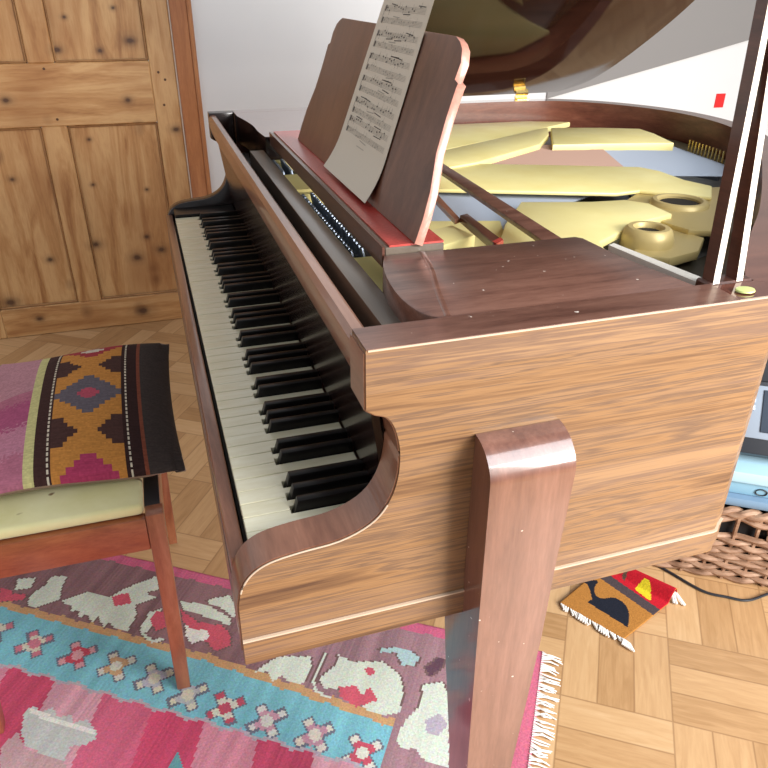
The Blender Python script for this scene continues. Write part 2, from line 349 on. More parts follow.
# rim: bentside and tail and bass side
outer = [(.50, YT), (.548, YT), (.553, YT+.001), (.557, YT+.004), (.561, YT+.008)]+catmull([(.575, -.028), (.62, .022), (.70, .105), (.80, .20), (.95, .36), (1.09, .52), (1.19, .665), (1.25, .81), (1.265, .96), (1.235, 1.09), (1.16, 1.215), (1.06, 1.295), (.95, 1.325), (.85, YB)], 5)+[(.60, YB), (.17, YB)]
def offset(path, d):
    out = []
    for i, p in enumerate(path):
        a = Vector(path[max(i-1, 0)]); b = Vector(path[min(i+1, len(path)-1)]); t = (b-a).normalized()
        out.append((p[0]-t.y*d, p[1]+t.x*d))
    return out
RT = .042
inner = offset(outer, RT)
inner = [p if k_ > 4 else (min(o_[0], .5485+.0015*k_), -.003+.0007*max(0, k_-1)) for k_, (o_, p) in enumerate(zip(outer, inner))]
def band(path_o, path_i, z0, z1, bm=None, mi_in=1, mi_top=2):
    bm = bm or new(); R = []
    for o, i in zip(path_o, path_i): R.append([bm.verts.new((*o, z0)), bm.verts.new((*o, z1)), bm.verts.new((*i, z1)), bm.verts.new((*i, z0))])
    for a, b in zip(R, R[1:]):
        for k in range(4):
            f = bm.faces.new((a[k], a[(k+1) % 4], b[(k+1) % 4], b[k])); f.material_index = {0: 0, 1: mi_top, 2: mi_in, 3: 0}[k]
    bm.faces.new(R[0][::-1]); bm.faces.new(R[-1]); return bm
RIMTOP = wood('rim_top', [(.3, (.14, .045, .03)), (.7, (.24, .09, .06))], (1, 9, 9), .10, 1, .3, scale=3, coat_r=.02)
part('rim', band(outer, inner, .622, ZT), [SIDE, RIMIN, RIMTOP])
# pale worn lines: bottom ledge and top arris on the treble side
full = [(-.0215, YT), (.2, YT)]+outer[:6]
bm = band(offset(full, -.003), offset(full, .004), .6538, .6558, mi_in=0, mi_top=0)
part('base_line', bm, PALEEDGE)
bm = band(offset(full, -.0022), offset(full, .004), .6225, .6537, mi_in=0, mi_top=0)
part('base_moulding', bm, SIDE)
full2 = [(.112, YT), (.3, YT)]+outer[:14]
part('edge_line', band(offset(full2, -.0006), offset(full2, .0022), ZT-.0010, ZT+.0006, mi_in=0, mi_top=0), PALEEDGE)
bm = new(); tube(bm, [(x, YT, z) for x, z in prof[24:-3]], .0009, 6); part('edge_line', bm, PALEEDGE)
# key bed and slip
part('key_bed', bx(new(), -.018, .52, .0005, 1.2955, .623, .690), DARKW)
part('key_slip', bx(new(), -.0215, -.0055, .0005, 1.2955, .6905, .726, .003, 2), NOSE)
part('key_slip_face', bx(new(), -.0225, -.0185, .0005, 1.2955, .6225, .6898, .001), DARKW)
# treble and bass top plates with curved front edge
tp = catmull([(.200, .187), (.187, .150), (.179, .103), (.177, .06), (.183, .022), (.197, .0012)], 5)
plate_t = tp+[(.483, .0012), (.461, .107), (.456, .178), (.449, .187)]
part('side_block', prz(new(), plate_t, .895, ZT+.0005, bev=.0015), [TOPW])
bm = new(); tube(bm, catmull([(.246, .1865, ZT-.0085), (.236, .13, ZT-.0085), (.220, .07, ZT-.0085), (.205, .004, ZT-.0085)], 6), .0096, 48)
part('highlight_bead', bm, TOPW)  # low bead shaped to catch a highlight across the plate
part('top_veneer', prz(new(), [(.1105, YT+.0005), (.499, YT+.0005), (.499, .0008), (.1105, .0008)], ZT, ZT+.0012), TOPW)
bp = catmull([(.170, 1.234), (.178, 1.18), (.186, 1.10), (.186, 1.02), (.19, .955)], 5)
bpl = bp[::-1]+[(.17, 1.2335), (.1705, 1.286), (.52, 1.286), (.52, 1.05), (.44, .96), (.25, .955)]
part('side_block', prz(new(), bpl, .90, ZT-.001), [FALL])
part('side_block_top', prz(new(), bpl, ZT-.0009, ZT+.0001), [RIMTOP])
# treble block inner front (behind keys)
# nosing rail, fallboard, gap and shelf
nose = [(.113, .915), (.109, .935), (.109, .951), (.114, .957), (.124, .957), (.128, .953), (.128, .915)]
part('fallboard_nosing', pry(new(), nose, .0018, 1.2955), NOSE)
part('fallboard', pry(new(), [(.122, .9145), (.146, .742), (.154, .742), (.130, .9145)], .0018, 1.2955), FALL)
part('key_block', bx(new(), -.001, .1450, 1.2300, 1.2950, .6905, .741, .002), EBONY)
part('action_gap_strip', bx(new(), .1305, .1555, .0018, 1.2345, .880, .885), BLACKF)  # black strip along the bottom of the gap
part('action_shelf', bx(new(), .1560, .1845, .0018, .954, .886, .937, .002, 2), SHELFB)
# desk shelf with red felt
part('desk_shelf', bx(new(), .2015, .275, .189, .9545, .949, .970, .0015), SHELFB)
part('shelf_felt', bx(new(), .2075, .2745, .190, .954, .9702, .9725), REDF, label='red felt strip on the desk shelf')
part('shelf_front', bx(new(), .1985, .2013, .189, .9545, .947, .9715), DARKW)
# interior: soundboard, plate
part('soundboard', prz(new(), [(p[0], p[1]) for p in offset(outer, RT+.001)]+[(.17, 1.286), (.17, .0012), (.5, .0012)], .862, .868), SOUND)
part('pin_block', bx(new(), .1895, .262, .002, 1.23, .8685, .896, .001), DARKIN)
bm = new()
def pl(pts, z1=.915, z0=.898, b=.003): prz(bm, pts, z0, z1, bev=b)
pl([(.66, 1.282), (.95, 1.275), (1.06, 1.23), (.9178, 1.1523), (.592, .9774), (.5, .95)], .912)
pl([(.40, .86), (.5739, .9328), (.8959, 1.1125), (.937, 1.1309), (.8909, 1.0424), (.8092, .9359), (.5935, .8012), (.42, .74)], .920, .905)
pl([(.9371, 1.1158), (1.0575, 1.0821), (1.1474, 1.0419), (1.1412, .9718), (1.1131, .8618), (1.0, .888), (.832, .9174)], .921)
pl([(.29, .93), (.5185, .8376), (.7414, .7538), (.9023, .6882), (.9192, .6462), (.918, .5685), (.9357, .5152), (.882, .4495), (.7901, .5271), (.738, .5203), (.4406, .6368), (.29, .70)], .9155, .908)
pl([(.5459, .5127), (.6592, .4807), (.7241, .4751), (.7497, .4409), (.7469, .3789), (.6704, .3551), (.5555, .2858), (.52, .189), (.40, .189), (.4221, .3351), (.464, .4051)], .916, .903)
pl([(.28, .52), (.4855, .4627), (.464, .4051), (.4221, .3351), (.40, .30), (.28, .36)], .903, .895)
pl([(.263, .189), (.29, .189), (.29, .95), (.263, .95)], .905, .87)
pl([(.29, .19), (.40, .19), (.41, .235), (.29, .26)], .902, .87)
for y0, y1 in ((.69, .815), (.175, .318), (.655, .675), (.93, .95)): bx(bm, .190, .2555, y0, y1, .8965, .917, .003)
bx(bm, .1895, .1945, .002, .95, .8965, .921, .001)
pl([(.3145, .3562), (.3621, .3721), (.3748, .319), (.2827, .2708)], .932, .905)
part('iron_plate', bm, [GOLD])
bm = new()
pl([(.745, .50), (.81, .55), (.89, .54), (.98, .53), (.95, .43), (.88, .33), (.80, .29), (.735, .32), (.715, .40)], .908, .897)
pl([(.60, .26), (.66, .36), (.73, .37), (.75, .30), (.70, .25), (.64, .235)], .9, .885)
part('plate_web', bm, GOLDD)
bm = new()
lathe(bm, [(.050, .905), (.048, .912), (.044, .9155), (.038, .916), (.034, .913), (.034, .9085)], (.815, .4484), 36)
part('plate_ring', bm, GOLDD)
part('ring_hole', lathe(new(), [(.0335, .9083), (.0335, .9095)], (.815, .4484), 32), DARKIN)
bm = new(); lathe(bm, [(.040, .875), (.038, .91), (.034, .921), (.030, .9245), (.023, .9245), (.020, .920), (.020, .915)], (.648, .303), 36)
part('plate_boss', bm, GOLDD); part('boss_hole', lathe(new(), [(.0195, .914), (.0195, .917)], (.648, .303), 28), DARKIN)
bm = new(); tube(bm, catmull([(.90, .43, .89), (.83, .35, .905), (.77, .27, .908), (.72, .20, .905), (.66, .15, .895), (.60, .11, .88)], 6), .016, 10)
tube(bm, catmull([(.93, .47, .885), (.86, .30, .892), (.78, .20, .890), (.68, .10, .88)], 6), .011, 10)
tube(bm, [(.60, .21, .875), (.62, .03, .875)], .012, 8)
part('plate_rim', bm, mat('plate_dark', (.12, .085, .05), .45, .3))
bm = new(); pts = catmull([(1.13, 1.0, .895), (1.09, .90, .895), (1.05, .80, .895), (1.03, .72, .895), (1.06, .64, .895)], 5); tube(bm, pts, .008, 6)
pts = catmull([(1.05, .99, .895), (1.0, .88, .895), (.965, .77, .895), (.955, .66, .895)], 5); tube(bm, pts, .006, 6)
part('bridge', bm, BRIDGE)
bm = new(); prz(bm, [(.50, .004), (.52, .18), (.62, .24), (.76, .29), (.95, .42), (1.06, .60), (1.05, .545), (.90, .37), (.75, .21), (.62, .075), (.56, .006)], .8685, .876); part('soundboard_edge', bm, mat('dark_olive', (.05, .040, .022), .5))
bm = new(); prz(bm, [(1.06, 1.22), (1.15, 1.13), (1.215, .98), (1.205, .83), (1.15, .70), (1.13, .86), (1.15, 1.04)], .89, .90, bev=.002); part('plate_tail', bm, mat('plate_tail_olive', (.10, .08, .04), .5, .2))  # tail piece in a dark olive tone
# strings, each a wire of its own
def wire(a, b, r, m):
    bm = new(); tube(bm, [a, b], r, 4); part('string', bm, m, smooth=0)
for i in range(44):
    t = i/43; b0 = Vector((1.149-.03*t, .90-.30*t, .9055)); x0 = .46
    a = Vector((x0, b0.y+(b0.x-x0)*.26, .9055)); m_ = b0.lerp(a, (.18+.08*t)/.69)
    bm = new(); tube(bm, [a, m_], .0031, 4, mi=0); tube(bm, [m_, b0-Vector((0, 0, .004))], .0012, 4, mi=1)
    part('string', bm, [COPPER, STEEL], smooth=0)
for i in range(46):
    t = i/45; b0 = Vector((.80-.32*t, .62-.19*t, .9)); x0 = .262
    y0 = .84-.34*t; wire((x0, y0, .9), (b0.x, b0.y, .899), .0017, STEEL)
for i in range(13):
    t = i/12; p = Vector((1.1489, .8517, .915)).lerp(Vector((1.1316, .6972, .915)), t)
    bm = new(); tube(bm, [p-Vector((0, 0, .02)), p+Vector((0, 0, .012))], .0022, 6); part('hitch_pin', bm, BRASS)
# tuning pins with coils
pm = None
def pins(y0, y1, n, rows=2):
    global pm
    for j in range(rows):
        for i in range(n):
            x = .203+.017*j; y = y0+(y1-y0)*(i+.5*(j % 2))/n
            if pm is None:
                bm = new(); lathe(bm, [(.0042, 0), (.0045, .004), (.0036, .005), (.0045, .008), (.0036, .009), (.0033, .026), (.0022, .028)], (0, 0, -.001), 8)
                bm2 = bm; o = part('tuning_pin', bm2, PINM); pm = o
            else: o = pm.copy(); COL.objects.link(o)
            o.location = (x, y, .8965); o.rotation_euler = (0, radians(-12), radians(random.uniform(-8, 8)))
pins(.328, .648, 23); pins(.818, .928, 9); pins(.012, .172, 13)
# slide rails inside
part('desk_rail', prz(new(), [(.4544, .72), (.478, .72), (.4582, .19), (.4288, .19)], .938, .9455, bev=.001), TOPW)
part('desk_slide', prz(new(), [(.3868, .60), (.4009, .60), (.368, .3586), (.3573, .3514)], .938, .945, bev=.001), NOSE)
part('desk_slide', prz(new(), [(.368, .3590), (.3816, .3651), (.3768, .2463), (.3593, .2302)], .938, .949, bev=.001), DARKW)
part('felt_tip', prz(new(), [(.3605, .236), (.3775, .2475), (.3765, .236), (.3625, .226)], .938, .9495), REDF, label='red felt tip of the slide')
part('lid_ledge', prz(new(), [(.4813, .16), (.4915, .165), (.518, .0227), (.5029, .0088)], .945, .957), PALE2)
# keys
W = .0236; KX1 = .1455
letters = 'CBAGFED'
for k in range(52):
    L = letters[k % 7]; y0, y1 = k*W+.0006, (k+1)*W-.0006
    c0 = .0068 if L in 'BAGED' and not L in 'BE' else 0; c1 = 0
    lo = L in 'AGD' or L in 'FC'   # a black key on the treble (low y) side
    hi = L in 'AGD' or L in 'BE'   # a black key on the bass (high y) side
    if k == 0: lo = False
    if L == 'C' : lo, hi = (False, False) if k == 0 else (True, False)
    if L == 'F': lo, hi = True, False
    if k == 51: hi = False
    a = y0+(.0062 if lo else 0); b = y1-(.0062 if hi else 0)
    # blacks sit between B|A, A|G, G|F, E|D, D|C(next): treble side = previous key
    pts = [(-.001, y0), (.050, y0), (.050, a), (KX1, a), (KX1, b), (.050, b), (.050, y1), (-.001, y1)]
    pts = [p for i, p in enumerate(pts) if i == 0 or p != pts[i-1]]
    zz = .735+random.uniform(-.0004, .0004)
    bm = new(); prz(bm, pts, zz-.012, zz, bev=.0006, seg=1)
    part('white_key', bm, IVORY)
nb = 0
for k in range(51):
    if letters[k % 7] in 'BAGED':
        y = (k+1)*W
        bm = new(); h0, h1 = .736-.008, .7485
        wb, wt = .0060, .0052
        q = [(.052, y-wb, h0), (.052, y+wb, h0), (KX1, y+wb, h0), (KX1, y-wb, h0), (.058, y-wt, h1), (.058, y+wt, h1), (KX1, y+wt, h1), (KX1, y-wt, h1)]
        v = [bm.verts.new(p) for p in q]
        for f in ((0, 1, 2, 3), (4, 5, 6, 7), (0, 1, 5, 4), (1, 2, 6, 5), (2, 3, 7, 6), (3, 0, 4, 7)): bm.faces.new([v[i] for i in f])
        bmesh.ops.recalc_face_normals(bm, faces=bm.faces)
        bmesh.ops.bevel(bm, geom=list(bm.edges), offset=.0009, segments=2, profile=.5, affect='EDGES')
        part('black_key', bm, EBONY)
part('key_rail', bx(new(), -.004, .1455, .001, 1.2290, .691, .722), BLACKF)
# music desk, leaning back
AL = radians(19)
def desk_pt(y, t, d=0): return (.236+t*sin(AL)+d*cos(AL), y, .9735+t*cos(AL)-d*sin(AL))
half = [(.333, 0), (.332, .03), (.326, .06), (.316, .082), (.307, .10), (.301, .14), (.300, .172), (.301, .177), (.289, .180), (.290, .198), (.281, .212), (.268, .219), (.253, .2235)]
dc = .5175
dpts = [(dc-h, t) for h, t in half]+[(dc+h, t) for h, t in half[::-1]]
TH = .011
bm = new(); prism(bm, dpts, lambda p: desk_pt(p[0], p[1], 0), lambda p: desk_pt(p[0], p[1], TH), bev=.001)
bm.normal_update()
nf = Vector((cos(AL), 0, -sin(AL)))
for f in bm.faces: f.material_index = 0 if abs(f.normal.dot(nf)) > .8 else 1
part('music_desk', bm, [DESKW, DESKE])
# lid: outline in (x, distance from hinge)
PH = radians(36.5); HY, HZ = YB-.004, ZT+.010
def lid_pt(x, d, h=0): return (x, HY-d*cos(PH)-h*sin(PH)*(-1)*0+h*sin(PH), HZ+d*sin(PH)+h*cos(PH))
lo = [(x, max(HY-y, 0)) for x, y in outer]
lpts = [(.50, .0), (.50, 1.372)]+lo[1:-1]
lpts = [(.50, 0.0), (.50, 1.375), (.565, 1.375), (.62, 1.30), (.70, 1.21), (.80, 1.11), (.95, .955), (1.08, .80), (1.165, .66)]+catmull([(1.205, .54), (1.214, .44), (1.210, .34), (1.192, .23), (1.163, .12), (1.125, .05), (1.06, .006)], 5)
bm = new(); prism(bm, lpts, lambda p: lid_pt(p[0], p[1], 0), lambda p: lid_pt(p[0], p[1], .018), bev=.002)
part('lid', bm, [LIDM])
bm = new(); prism(bm, [(.50, .002), (.50, 1.36), (.55, 1.36), (.62, 1.28), (.88, 1.0), (.88, .002)], lambda p: lid_pt(p[0]+.003, p[1], .0185), lambda p: lid_pt(p[0]+.003, p[1], .036), bev=.002)
part('lid_flap', bm, DARKW)
for x in (.62, .955):
    bm = new(); bx(bm, x-.018, x+.018, YB-.020, YB-.004, ZT+.0002, ZT+.0018, .0004); tube(bm, [(x-.018, YB-.004, ZT+.004), (x+.018, YB-.004, ZT+.004)], .003, 10)
    v0 = len(bm.verts); prism(bm, [(x-.018, .001), (x+.018, .001), (x+.018, .009), (x-.018, .009)], lambda p: lid_pt(p[0], p[1], -.0022), lambda p: lid_pt(p[0], p[1], -.0002))
    h = part('hinge', bm, BRASS)
    for dx in (-.014, .014):
        bm = new(); lathe(bm, [(.0028, 0), (.002, .001)], (x+dx, YB-.014, ZT+.0018), 10); obj('screw', bm, BRASS, h)
# prop sticks
def bar(a, b, wx, wy, m, name, me):
    a, b = Vector(a), Vector(b); bm = new(); q = []
    for p in (a, b):
        q.append([bm.verts.new(p+Vector((sx*wx, sy*wy, 0))) for sx, sy in ((-1, -1), (1, -1), (1, 1), (-1, 1))])
    for k in range(4):
        f = bm.faces.new((q[0][k], q[0][(k+1) % 4], q[1][(k+1) % 4], q[1][k])); f.material_index = 1 if k == 0 else 0
    bm.faces.new(q[0][::-1]); bm.faces.new(q[1]); return part(name, bm, m, smooth=0)
PROPE = mat('prop_lit_edge', (.55, .47, .36), .4, 0, .3)  # paler colour stands in for window light on the props' near face
bar((.507, .009, ZT), (.507+.079*2.78, .009+.1*2.78, ZT+.262*2.78), .004, .0085, [DARKW, PROPE], 'lid_prop', 0)
bar((.537, .009, ZT), (.537+.062*1.2, .009+.1*1.2, ZT+.262*1.2), .004, .0085, [DARKW, PROPE], 'short_prop', 0)
bm = new(); bx(bm, .498, .555, .0, .022, ZT-.02, ZT+.001, .002); part('prop_socket', bm, DARKW)
# legs
def leg(cx, cy, name='leg', big=False):
    bm = new(); secs = []
    if big:
        z = [.622, .55, .40, .2, .0]
        # rounded head proud of the side, then shaft below the case
        head = [(-.0455, .858)]+[(-.0455-.040*sin(a), .822+.036*cos(a)) for a in [radians(k*10) for k in range(1, 10)]]
        rows = [(y, zz, .219, .310) for y, zz in head]
        R = [[bm.verts.new((x0, y, zz)), bm.verts.new((x1, y, zz))] for y, zz, x0, x1 in rows]
        R.append([bm.verts.new((.220, -.0855, .70)), bm.verts.new((.304, -.0855, .70))])
        R.append([bm.verts.new((.221, -.0855, .60)), bm.verts.new((.301, -.0855, .60))])
        R.append([bm.verts.new((.2225, -.0855, .50)), bm.verts.new((.295, -.0855, .50))])
        R.append([bm.verts.new((.225, -.0850, .36)), bm.verts.new((.286, -.0850, .36))])
        R.append([bm.verts.new((.23, -.083, .03)), bm.verts.new((.275, -.083, .03))])
        B = [[bm.verts.new((.219, -.0455, .70)), bm.verts.new((.307, -.0455, .70))], [bm.verts.new((.220, -.0455, .621)), bm.verts.new((.303, -.0455, .621))],
             [bm.verts.new((.220, .010, .621)), bm.verts.new((.303, .010, .621))], [bm.verts.new((.2225, -.005, .50)), bm.verts.new((.295, -.005, .50))],
             [bm.verts.new((.225, -.030, .36)), bm.verts.new((.286, -.030, .36))], [bm.verts.new((.23, -.045, .03)), bm.verts.new((.275, -.045, .03))]]
        loop = R+B[::-1]
        for a, b in zip(loop, loop[1:]+loop[:1]): bm.faces.new((a[0], a[1], b[1], b[0]))
        for s in (0, 1): bm.faces.new([q[s] for q in loop])
        o = part(name, bm, LEGW)
        bm = new(); bx(bm, .236, .270, -.080, -.048, .0075, .0295, .004, 2); obj('caster', bm, BRASS, o)
        return o
    q = [[bm.verts.new((cx+sx*s, cy+sy*s, z)) for sx, sy in ((-1, -1), (1, -1), (1, 1), (-1, 1))] for s, z in ((.045, .6215), (.03, .03))]
    for k in range(4): bm.faces.new((q[0][k], q[0][(k+1) % 4], q[1][(k+1) % 4], q[1][k]))
    bm.faces.new(q[0][::-1]); bm.faces.new(q[1])
    o = part(name, bm, LEGW); bm = new(); lathe(bm, [(.018, 0), (.02, .01), (.014, .03)], (cx, cy, 0), 16); obj('caster', bm, BRASS, o); return o
leg(0, 0, big=True); leg(.27, 1.22); leg(1.08, .92)
bm = new(); bx(bm, .98, 1.18, .80, 1.04, .6216, .66); part('leg_block', bm, DARKW)
# small lime green disc on the rim
bm = new(); lathe(bm, [(.0085, ZT+.0014), (.008, ZT+.003), (.004, ZT+.0036)], (0, 0, 0), 20)
for v in bm.verts: v.co.x *= 1.25; v.co += Vector((.5205, -.026, 0))
tag(obj('green_disc', bm, LIME), 'small lime green disc on the piano rim at the foot of the lid prop', 'disc')

# ------------------------------------------------------------------ sheet music
def sheet_pt(s, t):
    """s 0..1 across (far to near), t metres up the desk"""
    y = (.588-.028*min(t/.26, 1.2))*(1-s)+(.350+.012*t/.26)*s
    f = max(0, (.06-t)/.06)
    p = Vector(desk_pt(y, t, -.0022-.010*f**2)); p.z += .0015*f; return p
bm = new(); NS, NT = 6, 26; gr = []
for side_ in (0, .0005):
    gr.append([[bm.verts.new(sheet_pt(i/NS, -.0+.297*j/NT)+Vector((side_, 0, 0))) for j in range(NT+1)] for i in range(NS+1)])
for a in gr:
    for i in range(NS):
        for j in range(NT): bm.faces.new((a[i][j], a[i+1][j], a[i+1][j+1], a[i][j+1]))
def strip(s0, t0, s1, t1, hw, mi):
    n = max(2, int(abs(s1-s0)*12)); prev = None
    for k in range(n+1):
        u = k/n; s = s0+(s1-s0)*u; t = t0+(t1-t0)*u
        A = sheet_pt(s, t-hw); B = sheet_pt(s, t+hw); off = Vector((-.0005, 0, .0001))
        cur = (bm.verts.new(A+off), bm.verts.new(B+off))
        if prev: f = bm.faces.new((prev[0], cur[0], cur[1], prev[1])); f.material_index = mi
        prev = cur
def spot(s, t, ws, ht, mi=1):
    off = Vector((-.0006, 0, .0001)); f = bm.faces.new([bm.verts.new(sheet_pt(s+a*ws, t+b*ht)+off) for a, b in ((-1, -.6), (-.4, -1), (.6, -.8), (1, .5), (.4, 1), (-.7, .8))]); f.material_index = mi
rnd = random.Random(3)
sysT = [(.245, .229), (.211, .196), (.179, .163), (.147, .132), (.115, .100), (.087, .071), ]
for a, b in sysT:
    for q, t0 in enumerate((a, b)):
        sA, sB = .10, .93
        for l in range(5): strip(sA, t0-.0032+.0016*l, sB, t0-.0032+.0016*l, .00022, 2)
        nb_ = 16
        for i in range(nb_):
            s = sA+.05+(sB-sA-.08)*(i+.3*rnd.random())/nb_; tt = t0+rnd.uniform(-.0035, .0045)
            if rnd.random() < .85:
                spot(s, tt, .010, .0011, 1 if q == 0 else 2)
                v = .006 if rnd.random() < .6 else -.006
                off = Vector((-.0006, 0, .0001)); f = bm.faces.new([bm.verts.new(sheet_pt(s+x, tt+z)+off) for x, z in ((.008, 0), (.0105, 0), (.0105, v), (.008, v))]); f.material_index = 1 if q == 0 else 2
        for i in range(3 if q == 0 else 1):
            s = sA+.08+rnd.random()*.6; t1 = t0+.006*rnd.choice((-1, 1)); strip(s, t1, s+.14, t1+rnd.uniform(-.002, .002), .0006, 1 if q == 0 else 2)
        spot(sA+.02, t0, .012, .0045, 1)
    off = Vector((-.0006, 0, .0001)); f = bm.faces.new([bm.verts.new(sheet_pt(s, t)+off) for s, t in ((.095, b-.004), (.10, b-.004), (.10, a+.004), (.095, a+.004))]); f.material_index = 1
strip(.42, .056, .58, .056, .0006, 2); strip(.40, .262, .60, .262, .001, 2)
me = bpy.data.meshes.new('sheet_music'); bm.to_mesh(me); bm.free()
for m in (PAPER, INK, INKG): me.materials.append(m)
o = bpy.data.objects.new('sheet_music', me); COL.objects.link(o); me.shade_smooth()
tag(o, 'long printed sheet of piano music leaning on the wooden music desk', 'sheet music')

# ------------------------------------------------------------------ coloured grids
def inpoly(x, y, P):
    c = False; j = len(P)-1
    for i in range(len(P)):
        if (P[i][1] > y) != (P[j][1] > y) and x < (P[j][0]-P[i][0])*(y-P[i][1])/(P[j][1]-P[i][1])+P[i][0]: c = not c
        j = i
    return c
def grid(name, nu, nv, pos, colf, m, thick=None, parent=None):
    """grid surface pos(u,v)->Vector with one flat colour per cell; closed with an underside when thick is given"""
    vs = [tuple(pos(i/nu, j/nv)) for j in range(nv+1) for i in range(nu+1)]
    fs = []; cols = []
    for j in range(nv):
        for i in range(nu):
            a = j*(nu+1)+i; fs.append((a, a+1, a+nu+2, a+nu+1)); cols.append(colf((i+.5)/nu, (j+.5)/nv, i, j))
    if thick:
        n0 = len(vs); top = list(fs); tc = list(cols); vs += [(x, y, z-thick) for x, y, z in vs]
        for f in top: fs.append(tuple(n0+k for k in f[::-1]))
        cols += tc
        per = [(i, 0) for i in range(nu)]+[(nu, j) for j in range(nv)]+[(i, nv) for i in range(nu, 0, -1)]+[(0, j) for j in range(nv, 0, -1)]
        ring = [j*(nu+1)+i for i, j in per]; n = len(ring)
        for k in range(n): fs.append((ring[k], n0+ring[k], n0+ring[(k+1) % n], ring[(k+1) % n])); cols.append(tc[0])
    me = bpy.data.meshes.new(name); me.from_pydata(vs, [], fs); me.update()
    at = me.color_attributes.new('Col', 'FLOAT_COLOR', 'CORNER'); li = 0
    buf = []
    for f, c in zip(me.polygons, cols): buf += [c[0], c[1], c[2], 1.0]*len(f.vertices)
    at.data.foreach_set('color', buf)
    me.materials.append(m); me.shade_smooth()
    o = bpy.data.objects.new(name, me); COL.objects.link(o)
    if parent is not None: o.parent = parent; o.matrix_parent_inverse = Matrix.Translation(-world_loc(parent))
    return o
def jit(c, r, a=.12):
    k = 1+r.uniform(-a, a); return tuple(min(1, x*k) for x in c)

